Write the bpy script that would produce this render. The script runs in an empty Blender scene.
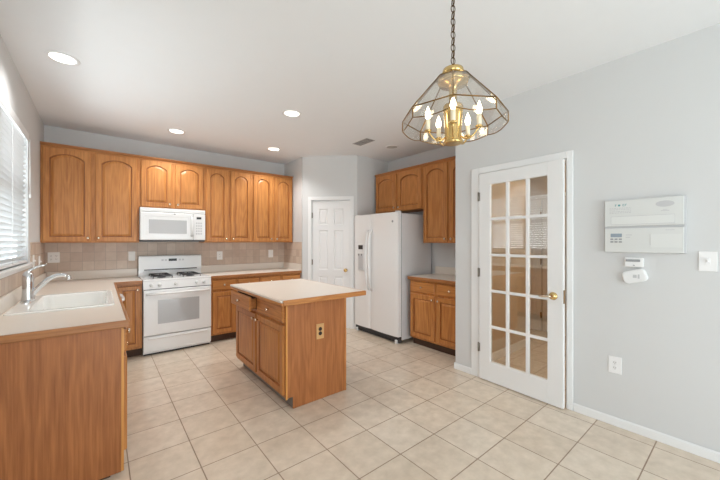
import bpy, bmesh, math, random
from mathutils import Vector, Matrix
random.seed(7)
PI = math.pi
C = bpy.context.scene.collection
SC = bpy.context.scene

# ------------------------------------------------------------------ camera, light, exposure
CEIL = 2.743
cam_d = bpy.data.cameras.new('camera')
cam_d.lens = 16.0; cam_d.sensor_width = 36.0; cam_d.clip_start = 0.02
cam_d.shift_y = 1.5 / 720
cam = bpy.data.objects.new('camera', cam_d); C.objects.link(cam)
cam.location = (0, 0, 1.38); cam.rotation_euler = (PI / 2, 0, -math.radians(39.1))
SC.camera = cam
SC.view_settings.view_transform = 'Standard'; SC.view_settings.look = 'None'
SC.view_settings.exposure = 0.12; SC.view_settings.gamma = 1.0; SC.view_settings.use_curve_mapping = False
SC.cycles.use_denoising = True
SC.cycles.max_bounces = 10; SC.cycles.diffuse_bounces = 8
SC.cycles.transparent_max_bounces = 24; SC.cycles.sample_clamp_indirect = 8

world = bpy.data.worlds.new('sky'); SC.world = world; world.use_nodes = True
bg = world.node_tree.nodes['Background']
bg.inputs['Color'].default_value = (0.86, 0.92, 1.0, 1); bg.inputs['Strength'].default_value = 1.6

def area(name, loc, rot, sx, sy, power, col=(1, 1, 1), spread=PI):
    l = bpy.data.lights.new(name, 'AREA'); l.shape = 'RECTANGLE'; l.size = sx; l.size_y = sy
    l.energy = power; l.color = col; l.spread = spread
    o = bpy.data.objects.new(name, l); C.objects.link(o); o.location = loc; o.rotation_euler = rot
    return o
# daylight entering by the kitchen window (left); added fill lamps at unseen openings behind the viewer
area('window_daylight', (-0.95, 3.22, 1.85), (0, -PI / 2, 0), 1.25, 1.9, 42, (0.92, 0.96, 1.0))
area('kitchen_up_fill', (-1.35, 3.22, 0.75), (0, math.radians(-135), 0), 1.0, 1.9, 26, (0.92, 0.96, 1.0))  # added upward fill outside the kitchen window, lifts the back ceiling
area('rear_fill', (1.25, -2.80, 1.28), (PI / 2, 0, 0), 2.5, 2.2, 50, (0.90, 0.95, 1.0))  # added fill at the unseen rear door
# added upward fill outside that unseen door, brightens the ceiling
area('rear_up_fill', (1.25, -3.9, 0.0), (math.radians(128), 0, 0), 3.2, 1.6, 222, (0.90, 0.95, 1.0))
area('side_fill', (-0.85, -1.0, 1.55), (0, -PI / 2, 0), 1.6, 1.8, 24, (0.90, 0.95, 1.0))  # added fill at the unseen side window
area('side_up_fill', (-1.7, -1.0, 0.1), (0, math.radians(-135), 0), 1.6, 2.6, 90, (0.90, 0.95, 1.0))  # added upward fill outside the unseen side window

def point(name, loc, power, col, r=0.03):
    l = bpy.data.lights.new(name, 'POINT'); l.energy = power; l.color = col; l.shadow_soft_size = r
    o = bpy.data.objects.new(name, l); C.objects.link(o); o.location = loc
    return o
def spot(name, loc, power, col, ang=136):
    l = bpy.data.lights.new(name, 'SPOT'); l.energy = power; l.color = col; l.shadow_soft_size = 0.08
    l.spot_size = math.radians(ang); l.spot_blend = 0.7
    o = bpy.data.objects.new(name, l); C.objects.link(o); o.location = loc
    return o

# ------------------------------------------------------------------ materials
def new_mat(name):
    m = bpy.data.materials.new(name); m.use_nodes = True
    nt = m.node_tree; b = nt.nodes['Principled BSDF']
    return m, nt, b
def srgb(r, g, b):
    f = lambda v: (v / 255 / 12.92) if v / 255 <= 0.04045 else ((v / 255 + 0.055) / 1.055) ** 2.4
    return (f(r), f(g), f(b), 1)
def plain(name, col, rough=0.5, metal=0.0, noise=0.0, nscale=8, bump=0.0, bscale=200, spec=0.5, coat=0.0):
    m, nt, b = new_mat(name); N = nt.nodes; L = nt.links
    b.inputs['Roughness'].default_value = rough; b.inputs['Metallic'].default_value = metal
    b.inputs['Specular IOR Level'].default_value = spec; b.inputs['Coat Weight'].default_value = coat
    tc = N.new('ShaderNodeTexCoord')
    nz = N.new('ShaderNodeTexNoise'); nz.inputs['Scale'].default_value = nscale; nz.inputs['Detail'].default_value = 4
    L.new(tc.outputs['Object'], nz.inputs['Vector'])
    mx = N.new('ShaderNodeMix'); mx.data_type = 'RGBA'
    mx.inputs[6].default_value = col
    mx.inputs[7].default_value = (col[0] * (1 - noise), col[1] * (1 - noise), col[2] * (1 - noise), 1)
    L.new(nz.outputs['Fac'], mx.inputs[0]); L.new(mx.outputs[2], b.inputs['Base Color'])
    if bump:
        n2 = N.new('ShaderNodeTexNoise'); n2.inputs['Scale'].default_value = bscale
        L.new(tc.outputs['Object'], n2.inputs['Vector'])
        bp = N.new('ShaderNodeBump'); bp.inputs['Strength'].default_value = bump; bp.inputs['Distance'].default_value = 0.002
        L.new(n2.outputs['Fac'], bp.inputs['Height']); L.new(bp.outputs['Normal'], b.inputs['Normal'])
    return m
def oak(name, axis, light, dark, rough=0.38, figure=0.22):
    """wood with grain running along the given local axis"""
    m, nt, b = new_mat(name); N = nt.nodes; L = nt.links
    tc = N.new('ShaderNodeTexCoord'); oi = N.new('ShaderNodeObjectInfo')
    sc = N.new('ShaderNodeVectorMath'); sc.operation = 'MULTIPLY_ADD'
    L.new(oi.outputs['Random'], sc.inputs[0]); sc.inputs[1].default_value = (13.1, 7.7, 21.3)
    L.new(tc.outputs['Object'], sc.inputs[2])
    def mapped(a, c):
        mp = N.new('ShaderNodeMapping'); v = [a, a, a]; v[axis] = c
        mp.inputs['Scale'].default_value = v; L.new(sc.outputs[0], mp.inputs['Vector']); return mp
    fine = N.new('ShaderNodeTexNoise'); fine.inputs['Scale'].default_value = 1; fine.inputs['Detail'].default_value = 5
    fine.inputs['Roughness'].default_value = 0.65
    L.new(mapped(95, 3.2).outputs[0], fine.inputs['Vector'])
    broad = N.new('ShaderNodeTexNoise'); broad.inputs['Scale'].default_value = 1; broad.inputs['Detail'].default_value = 2
    L.new(mapped(5.5, 0.75).outputs[0], broad.inputs['Vector'])
    mul = N.new('ShaderNodeMath'); mul.operation = 'MULTIPLY'; mul.inputs[1].default_value = 17
    L.new(broad.outputs['Fac'], mul.inputs[0])
    sn = N.new('ShaderNodeMath'); sn.operation = 'SINE'
    m2 = N.new('ShaderNodeMath'); m2.operation = 'MULTIPLY'; m2.inputs[1].default_value = 3.5
    L.new(mul.outputs[0], m2.inputs[0]); L.new(m2.outputs[0], sn.inputs[0])
    a1 = N.new('ShaderNodeMath'); a1.operation = 'MULTIPLY_ADD'; a1.inputs[1].default_value = 0.16 * figure * 2; a1.inputs[2].default_value = 0.0
    L.new(sn.outputs[0], a1.inputs[0])
    a2 = N.new('ShaderNodeMath'); a2.operation = 'ADD'; L.new(a1.outputs[0], a2.inputs[0]); L.new(fine.outputs['Fac'], a2.inputs[1])
    rp = N.new('ShaderNodeValToRGB'); rp.color_ramp.elements[0].position = 0.22; rp.color_ramp.elements[1].position = 0.70
    rp.color_ramp.elements[0].color = dark; rp.color_ramp.elements[1].color = light
    L.new(a2.outputs[0], rp.inputs[0]); L.new(rp.outputs[0], b.inputs['Base Color'])
    b.inputs['Roughness'].default_value = rough; b.inputs['Specular IOR Level'].default_value = 0.45
    bp = N.new('ShaderNodeBump'); bp.inputs['Strength'].default_value = 0.12; bp.inputs['Distance'].default_value = 0.001
    L.new(fine.outputs['Fac'], bp.inputs['Height']); L.new(bp.outputs['Normal'], b.inputs['Normal'])
    return m
def tile_mat(name, w, h, off, mortar, c1, c2, cm, axes, rough, bump=0.3, nscale=9, vary=0.5):
    """square tiles laid out on two world axes"""
    m, nt, b = new_mat(name); N = nt.nodes; L = nt.links
    tc = N.new('ShaderNodeTexCoord'); sp = N.new('ShaderNodeSeparateXYZ'); L.new(tc.outputs['Object'], sp.inputs[0])
    cb = N.new('ShaderNodeCombineXYZ')
    for i, a in enumerate(axes):
        ad = N.new('ShaderNodeMath'); ad.operation = 'ADD'; ad.inputs[1].default_value = off[i]
        L.new(sp.outputs[a], ad.inputs[0]); L.new(ad.outputs[0], cb.inputs[i])
    br = N.new('ShaderNodeTexBrick'); br.offset = 0.0; br.squash = 1.0
    br.inputs['Scale'].default_value = 1; br.inputs['Brick Width'].default_value = w; br.inputs['Row Height'].default_value = h
    br.inputs['Mortar Size'].default_value = mortar; br.inputs['Mortar Smooth'].default_value = 0.15; br.inputs['Bias'].default_value = 0
    br.inputs['Color1'].default_value = c1; br.inputs['Color2'].default_value = c2; br.inputs['Mortar'].default_value = cm
    L.new(cb.outputs[0], br.inputs['Vector'])
    nz = N.new('ShaderNodeTexNoise'); nz.inputs['Scale'].default_value = nscale; nz.inputs['Detail'].default_value = 6; nz.inputs['Roughness'].default_value = 0.6
    L.new(tc.outputs['Object'], nz.inputs['Vector'])
    rp = N.new('ShaderNodeValToRGB'); rp.color_ramp.elements[0].position = 0.3; rp.color_ramp.elements[1].position = 0.7
    v0 = 1 - vary * 0.22
    rp.color_ramp.elements[0].color = (v0, v0 * 0.985, v0 * 0.96, 1); rp.color_ramp.elements[1].color = (1, 1, 1, 1)
    L.new(nz.outputs['Fac'], rp.inputs[0])
    mx = N.new('ShaderNodeMix'); mx.data_type = 'RGBA'; mx.blend_type = 'MULTIPLY'; mx.inputs[0].default_value = 1
    L.new(br.outputs['Color'], mx.inputs[6]); L.new(rp.outputs[0], mx.inputs[7]); L.new(mx.outputs[2], b.inputs['Base Color'])
    iv = N.new('ShaderNodeMath'); iv.operation = 'SUBTRACT'; iv.inputs[0].default_value = 1; L.new(br.outputs['Fac'], iv.inputs[1])
    bp = N.new('ShaderNodeBump'); bp.inputs['Strength'].default_value = bump; bp.inputs['Distance'].default_value = 0.002
    L.new(iv.outputs[0], bp.inputs['Height']); L.new(bp.outputs['Normal'], b.inputs['Normal'])
    rr = N.new('ShaderNodeMath'); rr.operation = 'MULTIPLY_ADD'; rr.inputs[1].default_value = 0.35; rr.inputs[2].default_value = rough
    L.new(br.outputs['Fac'], rr.inputs[0]); L.new(rr.outputs[0], b.inputs['Roughness'])
    return m
def thin_glass(name, tint=(1, 1, 1, 1), ior=1.5, base=0.0):
    m, nt, b = new_mat(name); N = nt.nodes; L = nt.links; N.remove(b)
    tr = N.new('ShaderNodeBsdfTransparent'); tr.inputs[0].default_value = tint
    gl = N.new('ShaderNodeBsdfGlossy'); gl.inputs['Roughness'].default_value = 0.01
    fr = N.new('ShaderNodeFresnel'); fr.inputs['IOR'].default_value = ior
    ge = N.new('ShaderNodeNewGeometry'); im = N.new('ShaderNodeMath'); im.operation = 'MULTIPLY_ADD'
    im.inputs[1].default_value = 1 / ior - ior; im.inputs[2].default_value = ior     # same reflectance on both faces of the sheet
    L.new(ge.outputs['Backfacing'], im.inputs[0]); L.new(im.outputs[0], fr.inputs['IOR'])
    ad = N.new('ShaderNodeMath'); ad.operation = 'ADD'; ad.inputs[1].default_value = base; L.new(fr.outputs[0], ad.inputs[0])
    mx = N.new('ShaderNodeMixShader'); L.new(ad.outputs[0], mx.inputs[0]); L.new(tr.outputs[0], mx.inputs[1]); L.new(gl.outputs[0], mx.inputs[2])
    L.new(mx.outputs[0], N['Material Output'].inputs[0])
    return m
def glow(name, col, s):
    m, nt, b = new_mat(name)
    b.inputs['Base Color'].default_value = col; b.inputs['Emission Color'].default_value = col
    b.inputs['Emission Strength'].default_value = s
    return m
def blind_mat():
    m, nt, b = new_mat('white_vinyl_slat'); N = nt.nodes; L = nt.links
    b.inputs['Base Color'].default_value = srgb(222, 224, 225); b.inputs['Roughness'].default_value = 0.45
    t = N.new('ShaderNodeBsdfTranslucent'); t.inputs[0].default_value = srgb(240, 242, 242)
    mx = N.new('ShaderNodeMixShader'); mx.inputs[0].default_value = 0.12
    L.new(b.outputs[0], mx.inputs[1]); L.new(t.outputs[0], mx.inputs[2]); L.new(mx.outputs[0], N['Material Output'].inputs[0])
    return m

OL, OD = srgb(202, 139, 77), srgb(160, 98, 48)
M = dict(
    oak_v=oak('honey_oak_upright', 2, OL, OD), oak_h=oak('honey_oak_lengthwise', 0, OL, OD),
    oak_y=oak('honey_oak_crosswise', 1, OL, OD),
    veneer=oak('oak_veneer', 2, srgb(180, 114, 64), srgb(140, 83, 42), rough=0.42, figure=0.24),
    oak_e=oak('brown_oak_edge', 0, srgb(178, 120, 70), srgb(146, 92, 50)), oak_ey=oak('brown_oak_edge_crosswise', 1, srgb(178, 120, 70), srgb(146, 92, 50)),
    profile=oak('shade_toned_oak_profile', 2, srgb(166, 102, 52), srgb(134, 80, 38)),  # routed groove faces, darker oak with groove shade put into the tone
    edge=oak('pale_oak_edge', 2, srgb(220, 160, 88), srgb(196, 134, 66)),
    wall=plain('grey_wall_paint', srgb(213, 214, 214), 0.85, noise=0.02, bump=0.05, bscale=350),
    ceiling=plain('ceiling_paint', srgb(235, 237, 239), 0.9, noise=0.02, bump=0.05, bscale=300),
    hallwall=plain('tan_wall_paint', srgb(198, 185, 165), 0.85, noise=0.03),
    white=plain('white_trim_paint', srgb(235, 236, 236), 0.35, noise=0.01),
    door=plain('white_door_paint', srgb(232, 232, 232), 0.4, noise=0.01),
    appl=plain('white_appliance_enamel', srgb(234, 235, 235), 0.22, noise=0.01, coat=0.3),
    appl2=plain('white_appliance_plastic', srgb(226, 227, 227), 0.4, noise=0.01),
    fside=plain('textured_fridge_side', srgb(222, 222, 224), 0.5, noise=0.02, bump=0.15, bscale=500),
    ovenglass=plain('grey_oven_window', srgb(178, 179, 180), 0.12, noise=0.03, nscale=3, coat=0.5),
    mwglass=plain('pale_grey_mesh_window', srgb(188, 189, 190), 0.2, noise=0.04, nscale=300),
    porcelain=plain('white_sink_enamel', srgb(246, 246, 243), 0.12, noise=0.005, coat=0.4),
    laminate=plain('cream_laminate', srgb(229, 220, 209), 0.32, noise=0.05, nscale=160),
    black=plain('black_plastic', srgb(24, 24, 26), 0.3), iron=plain('cast_iron', srgb(62, 62, 64), 0.55, noise=0.3, nscale=60),
    dark=plain('dark_recess', srgb(84, 62, 48), 0.8, noise=0.2), underside=plain('grey_black_underside', srgb(84, 82, 82), 0.5), hinge=plain('aged_nickel_hinge', srgb(150, 146, 138), 0.35, metal=1.0), toe=plain('grey_toe_board', srgb(138, 134, 130), 0.7), seam=plain('dark_seam', srgb(88, 84, 80), 0.7),
    grey=plain('mid_grey_plastic', srgb(150, 152, 154), 0.5), lgrey=plain('light_grey_print', srgb(196, 197, 199), 0.5),
    chrome=plain('chrome', srgb(225, 226, 228), 0.10, metal=1.0), nickel=plain('satin_nickel', srgb(228, 216, 196), 0.25, metal=1.0),
    brass=plain('polished_brass', srgb(226, 194, 132), 0.2, metal=1.0, noise=0.1),
    bronze=plain('dark_bronze', srgb(104, 82, 56), 0.4, metal=1.0, noise=0.3, nscale=40),
    abrass=plain('antique_brass', srgb(150, 116, 66), 0.35, metal=1.0, noise=0.25, nscale=40),
    plate=plain('ivory_switch_plastic', srgb(244, 243, 240), 0.4), wplate=plain('white_switch_plastic', srgb(238, 238, 238), 0.4),
    tan=plain('tan_plastic', srgb(204, 158, 104), 0.45), socket=plain('socket_shadow', srgb(120, 112, 104), 0.6),
    brownsocket=plain('brown_socket', srgb(40, 26, 20), 0.5),
    panel=plain('alarm_panel_metal', srgb(216, 218, 216), 0.45), teal=plain('teal_print', srgb(96, 160, 160), 0.5),
    lcd=plain('grey_blue_display', srgb(150, 163, 174), 0.25), paper=plain('white_card', srgb(221, 223, 221), 0.7),
    candle=plain('ivory_candle_sleeve', srgb(240, 230, 205), 0.5),
    glass=thin_glass('window_glass', (0.97, 0.985, 0.98, 1), 1.5, 0.0),
    doorglass=thin_glass('french_door_glass', (0.95, 0.94, 0.92, 1), 1.5, 0.10),
    lampglass=thin_glass('bevelled_lamp_glass', (0.985, 0.98, 0.965, 1), 1.5, 0.05),
    lit=glow('lit_lamp_lens', (1.0, 0.96, 0.88, 1), 2.6), bulb=glow('lit_flame_bulb', (1.0, 0.86, 0.62, 1), 9),
    baffle=plain('unlit_lamp_lens', srgb(190, 188, 184), 0.5), vent=plain('grey_vent_metal', srgb(176, 174, 172), 0.5),
    ventdark=plain('vent_opening', srgb(92, 90, 88), 0.8),
    slat=blind_mat(),
    grass=plain('lawn', srgb(120, 130, 105), 0.9, noise=0.4, nscale=3),
    patio=plain('patio_concrete', srgb(190, 188, 184), 0.9, noise=0.15),
    floor=tile_mat('beige_floor_tile', 0.3443, 0.3408, (-0.4815 + 0.3443 * 20, -0.4235 + 0.3408 * 20), 0.0036,
                   srgb(230, 217, 200), srgb(223, 208, 189), srgb(154, 132, 112), ('X', 'Y'), 0.27, nscale=11, vary=0.8),
    splash=tile_mat('beige_wall_tile', 0.1125, 0.1125, (0.393 + 0.1125 * 20, 0.0 - 1.0215 + 0.1125 * 20), 0.0025,
                    srgb(216, 199, 183), srgb(197, 175, 158), srgb(186, 170, 157), ('X', 'Z'), 0.4, nscale=14),
    splash_y=tile_mat('beige_wall_tile_side', 0.1125, 0.1125, (0.05 + 0.1125 * 20, 0.0 - 1.0215 + 0.1125 * 20), 0.0025,
                    srgb(216, 199, 183), srgb(197, 175, 158), srgb(186, 170, 157), ('Y', 'Z'), 0.4, nscale=14),
)

# ------------------------------------------------------------------ mesh helpers
class MB:
    def __init__(s): s.bm = bmesh.new(); s.mats = []
    def _mi(s, m):
        if m is None: return 0
        if m not in s.mats: s.mats.append(m)
        return s.mats.index(m)
    def faces(s, vs, fs, smooth=False, m=None):
        v = [s.bm.verts.new(p) for p in vs]; out = []
        for f in fs:
            try: fc = s.bm.faces.new([v[i] for i in f]); fc.smooth = smooth; fc.material_index = s._mi(m); out.append(fc)
            except ValueError: pass
        return v, out
    def box(s, x0, x1, y0, y1, z0, z1, bev=0.0, m=None, seg=2):
        if x1 < x0: x0, x1 = x1, x0
        if y1 < y0: y0, y1 = y1, y0
        if z1 < z0: z0, z1 = z1, z0
        vs = [(x0, y0, z0), (x1, y0, z0), (x1, y1, z0), (x0, y1, z0), (x0, y0, z1), (x1, y0, z1), (x1, y1, z1), (x0, y1, z1)]
        fs = [(0, 3, 2, 1), (4, 5, 6, 7), (0, 1, 5, 4), (1, 2, 6, 5), (2, 3, 7, 6), (3, 0, 4, 7)]
        v, f = s.faces(vs, fs, m=m)
        if bev > 0:
            bev = min(bev, (x1 - x0) * .45, (y1 - y0) * .45, (z1 - z0) * .45)
            es = list({e for ff in f for e in ff.edges})
            bmesh.ops.bevel(s.bm, geom=es, offset=bev, segments=seg, profile=0.5, affect='EDGES', material=-1)
        return s
    def loops(s, loops, close_start=True, close_end=True, smooth=False, m=None, cyclic=True):
        ids = [[s.bm.verts.new(p) for p in lp] for lp in loops]; n = len(loops[0]); mi = s._mi(m)
        for a, b in zip(ids[:-1], ids[1:]):
            for i in range(n if cyclic else n - 1):
                j = (i + 1) % n
                try: f = s.bm.faces.new((a[i], a[j], b[j], b[i])); f.smooth = smooth; f.material_index = mi
                except ValueError: pass
        if close_start: f = s.bm.faces.new(ids[0][::-1]); f.material_index = mi
        if close_end: f = s.bm.faces.new(ids[-1]); f.material_index = mi
        return s
    def lathe(s, prof, origin=(0, 0, 0), axis=(0, 0, 1), n=24, m=None, smooth=True, cap=True):
        ax = Vector(axis).normalized(); up = Vector((0, 0, 1)) if abs(ax.z) < .9 else Vector((1, 0, 0))
        u = ax.cross(up).normalized(); w = ax.cross(u).normalized(); o = Vector(origin)
        lps = [[o + ax * h + (u * math.cos(2 * PI * k / n) + w * math.sin(2 * PI * k / n)) * max(r, 1e-4) for k in range(n)] for r, h in prof]
        return s.loops(lps, cap, cap, smooth, m)
    def tube(s, pts, r, n=12, m=None, smooth=True):
        pts = [Vector(p) for p in pts]; rs = r if isinstance(r, (list, tuple)) else [r] * len(pts)
        lps = []; ref = None
        for i, p in enumerate(pts):
            t = (pts[min(i + 1, len(pts) - 1)] - pts[max(i - 1, 0)]).normalized()
            if ref is None: ref = Vector((0, 0, 1)) if abs(t.z) < .9 else Vector((1, 0, 0))
            u = (ref - t * ref.dot(t)).normalized(); ref = u; w = t.cross(u)
            lps.append([p + (u * math.cos(2 * PI * k / n) + w * math.sin(2 * PI * k / n)) * rs[i] for k in range(n)])
        return s.loops(lps, True, True, smooth, m)
    def torus(s, c, R, r, axis=(0, 0, 1), n=16, k=6, m=None, stretch=None):
        ax = Vector(axis).normalized(); up = Vector((0, 0, 1)) if abs(ax.z) < .9 else Vector((1, 0, 0))
        u = up; w = ax.cross(u).normalized(); c = Vector(c); st = stretch or 1.0
        ids = []
        for i in range(n):
            a = 2 * PI * i / n; d = u * math.cos(a) * st + w * math.sin(a)
            dn = (u * math.cos(a) + w * math.sin(a))
            ids.append([s.bm.verts.new(c + d * R + (dn * math.cos(2 * PI * j / k) + ax * math.sin(2 * PI * j / k)) * r) for j in range(k)])
        for i in range(n):
            for j in range(k):
                f = s.bm.faces.new((ids[i][j], ids[(i + 1) % n][j], ids[(i + 1) % n][(j + 1) % k], ids[i][(j + 1) % k])); f.smooth = True; f.material_index = s._mi(m)
        return s
    def prism(s, pts2, a0, a1, plane='xz', m=None, bev=0):
        """closed polygon extruded along the remaining axis"""
        def P(p, a):
            return {'xz': (p[0], a, p[1]), 'xy': (p[0], p[1], a), 'yz': (a, p[0], p[1])}[plane]
        s.loops([[P(p, a0) for p in pts2], [P(p, a1) for p in pts2]], m=m)
        return s
    def door(s, x0, x1, z0, z1, y=0.0, t=0.02, fr=0.052, arch=0.0, m=None):
        """raised-panel door, front towards -y; arch > 0 gives the panel a curved head"""
        N = 14; yf = y - t
        def outline(i, yy, a_full=True):
            L, R_, B = x0 + fr + i, x1 - fr - i, z0 + fr + i
            T = z1 - fr - i; r = arch; sp = T - r
            pts = [(L, yy, B), (R_, yy, B), (R_, yy, sp)]
            for k in range(1, N):
                q = k / N; x = R_ + (L - R_) * q
                e = math.sin(PI * q) ** 0.75 if r > 0 else 0
                pts.append((x, yy, sp + r * e))
            pts.append((L, yy, sp)); return pts
        def outer(i, yy):
            L, R_, B, T = x0 + i, x1 - i, z0 + i, z1 - i
            pts = [(L, yy, B), (R_, yy, B), (R_, yy, T)]
            for k in range(1, N):
                q = k / N; pts.append((R_ + (L - R_) * q, yy, T))
            pts.append((L, yy, T)); return pts
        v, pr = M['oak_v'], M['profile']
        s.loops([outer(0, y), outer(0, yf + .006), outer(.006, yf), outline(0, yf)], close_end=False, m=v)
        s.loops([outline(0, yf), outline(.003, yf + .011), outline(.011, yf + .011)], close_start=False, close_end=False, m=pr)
        s.loops([outline(.011, yf + .011), outline(.034, yf + .002)], close_start=False, m=v)
        bmesh.ops.remove_doubles(s.bm, verts=s.bm.verts, dist=1e-5)
        return s
    def build(s, name, mat, parent=None, fix=True):
        if fix: bmesh.ops.recalc_face_normals(s.bm, faces=s.bm.faces)
        me = bpy.data.meshes.new(name); s.bm.to_mesh(me); s.bm.free()
        mats = s.mats or [mat]
        for mm in mats: me.materials.append(mm)
        o = bpy.data.objects.new(name, me); C.objects.link(o)
        if parent: o.parent = parent
        return o
def tag(o, label, cat, group=None):
    o['label'] = label; o['category'] = cat
    if group: o['group'] = group
    return o
def thing(name, label, cat, loc=(0, 0, 0), rz=0.0, group=None):
    o = bpy.data.objects.new(name, None); C.objects.link(o); o.empty_display_size = 0.1
    o.location = loc; o.rotation_euler = (0, 0, rz)
    return tag(o, label, cat, group)
def struct(mb, name, mat):
    o = mb.build(name, mat); o['kind'] = 'structure'; return o
def dup(root, loc, rz=None, label=None):
    r = root.copy(); C.objects.link(r); r.location = loc
    if rz is not None: r.rotation_euler = (0, 0, rz)
    if label: r['label'] = label
    def rec(src, dst):
        for ch in list(src.children):
            c = ch.copy(); C.objects.link(c); c.parent = dst; rec(ch, c)
    rec(root, r); return r

# ------------------------------------------------------------------ room shell
XL, XR, YB, YF = -0.508, 3.0, 5.24, -2.6
XA = 3.83            # wall behind the refrigerator
T = 0.12
struct(MB().box(XL - T, 5.6, YF - T, 5.5, -0.1, 0), 'floor', M['floor'])
struct(MB().box(XL - T, 5.6, YF - T, 5.5, CEIL, CEIL + 0.1), 'ceiling', M['ceiling'])
WY0, WY1, WZ0, WZ1 = 2.28, 4.175, 1.185, 2.365
BW0, BW1, BZ0, BZ1 = -1.9, -0.1, 0.75, 2.35
b = MB()
b.box(XL - T, XL, YF, BW0, 0, CEIL).box(XL - T, XL, BW0, BW1, 0, BZ0).box(XL - T, XL, BW0, BW1, BZ1, CEIL)
b.box(XL - T, XL, BW1, WY0, 0, CEIL).box(XL - T, XL, WY0, WY1, 0, WZ0).box(XL - T, XL, WY0, WY1, WZ1, CEIL).box(XL - T, XL, WY1, YB + T, 0, CEIL)
struct(b, 'wall_left', M['wall'])
struct(MB().box(XL, 2.53 + T, YB, YB + T, 0, CEIL), 'wall_back', M['wall'])
b = MB(); px0, px1, pz = 0.05, 2.45, 2.1
b.box(XL - T, px0, YF - T, YF, 0, CEIL).box(px1, XR + T, YF - T, YF, 0, CEIL).box(px0, px1, YF - T, YF, pz, CEIL)
struct(b, 'wall_front', M['wall'])
DY0, DY1, DZ = 0.973, 1.760, 2.065
b = MB().box(XR, XR + T, YF, DY0, 0, CEIL).box(XR, XR + T, DY1, 2.045, 0, CEIL).box(XR, XR + T, DY0, DY1, DZ, CEIL)
struct(b, 'wall_right', M['wall'])
struct(MB().box(XR + T, XA + T, 1.93, 2.045, 0, CEIL), 'wall_divider', M['wall'])
struct(MB().box(XA, XA + T, 2.045, 3.955, 0, CEIL), 'wall_refrigerator', M['wall'])
struct(MB().box(3.155, XA + T, 3.955, 4.06, 0, CEIL), 'wall_alcove', M['wall'])
struct(MB().box(2.53, 2.53 + T, 4.60, YB, 0, CEIL), 'wall_pantry_side', M['wall'])
# slanting pantry wall: local x runs from the left corner to the right one, front faces -y
PL = math.hypot(0.625, 0.625); PRZ = -PI / 4
ps0, ps1, pdz = 0.150, 0.775, 2.04
b = MB().box(0, ps0, 0, .1, 0, CEIL).box(ps1, PL, 0, .1, 0, CEIL).box(ps0, ps1, 0, .1, pdz, CEIL)
o = struct(b, 'wall_pantry', M['wall']); o.location = (2.53, 4.58, 0); o.rotation_euler = (0, 0, PRZ)
# hall behind the glazed door
b = MB().box(5.3, 5.4, -0.9, 3.2, 0, CEIL)
struct(b, 'wall_hall_far', M['hallwall'])
struct(MB().box(XR + T, 5.4, -1.0, -0.9, 0, CEIL), 'wall_hall_front', M['hallwall'])
struct(MB().box(XR + T + .001, 4.42, 1.90, 1.93, 0, CEIL), 'wall_hall_back', M['hallwall'])
struct(MB().box(4.39, 4.42, 1.93, 3.2, 0, CEIL), 'wall_hall_side', M['hallwall'])
struct(MB().box(4.39, 5.4, 3.2, 3.3, 0, CEIL), 'wall_hall_end', M['hallwall'])
struct(MB().box(XR + T, XR + T + .01, -0.9, DY0 - .02, 0, CEIL).box(XR + T, XR + T + .01, DY1 + .02, 1.9, 0, CEIL), 'wall_hall_near', M['hallwall'])

def board(name, x0, x1, y0, y1, h=0.066):
    struct(MB().box(x0, x1, y0, y1, 0, h - .006, 0.003).box(x0 + (.003 if x1 - x0 < .05 else 0), x1 - (.003 if x1 - x0 < .05 else 0), y0 + (.003 if y1 - y0 < .05 else 0), y1 - (.003 if y1 - y0 < .05 else 0), h - .008, h, 0.002), name, M['white'])
board('baseboard_right', XR - .013, XR, YF, DY0 - .047)
board('baseboard_divider', XR - .013, XR, DY1 + .087, 2.045)
board('baseboard_divider_end', XR - .013, 3.24, 2.045, 2.058)
board('baseboard_left', XL, XL + .013, YF, 2.33)
board('baseboard_hall', XR + T + .02, 4.39, 1.885, 1.90, .1)
board('baseboard_hall_far', 5.285, 5.3, -.9, 1.80, .1)
o = struct(MB().box(0, ps0 - .058, -.013, 0, 0, .083, .003).box(ps1 + .058, PL, -.013, 0, 0, .083, .003), 'baseboard_pantry', M['white'])
o.location = (2.53, 4.58, 0); o.rotation_euler = (0, 0, PRZ)

# tiled splash above the counters (tiles are part of the walls)
struct(MB().box(XL + .006, 2.524, YB - .006, YB, .90, 1.372), 'wall_tile_back', M['splash'])
struct(MB().box(XL, XL + .006, 2.33, WY1 + .10, .90, WZ0 - .045).box(XL, XL + .006, WY1 + .10, YB, .90, 1.372), 'wall_tile_left', M['splash_y'])
struct(MB().box(2.524, 2.53, 4.60, YB, .90, 1.372), 'wall_tile_side', M['splash_y'])

# kitchen window
b = MB()
yc = [WY0, (WY0 + WY1) / 2, WY1]
for y0, y1 in ((yc[0], yc[1]), (yc[1], yc[2])):
    xf = XL - .115
    b.box(xf, xf + .05, y0, y0 + .04, WZ0, WZ1, .004).box(xf, xf + .05, y1 - .04, y1, WZ0, WZ1, .004)
    b.box(xf, xf + .05, y0, y1, WZ0, WZ0 + .045, .004).box(xf, xf + .05, y0, y1, WZ1 - .045, WZ1, .004)
    zm = (WZ0 + WZ1) / 2; b.box(xf, xf + .05, y0, y1, zm - .02, zm + .02, .004)
w1 = struct(b, 'window_1', M['white'])
MB().box(XL - .092, XL - .088, WY0 + .04, WY1 - .04, WZ0 + .04, WZ1 - .04).build('pane', M['glass'], w1)
struct(MB().box(XL - .06, XL + .035, WY0 - .05, WY1 + .10, WZ0 - .022, WZ0, .006).box(XL, XL + .016, WY0 - .03, WY1 + .08, WZ0 - .045, WZ0 - .022, .003), 'window_sill', M['white'])
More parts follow.
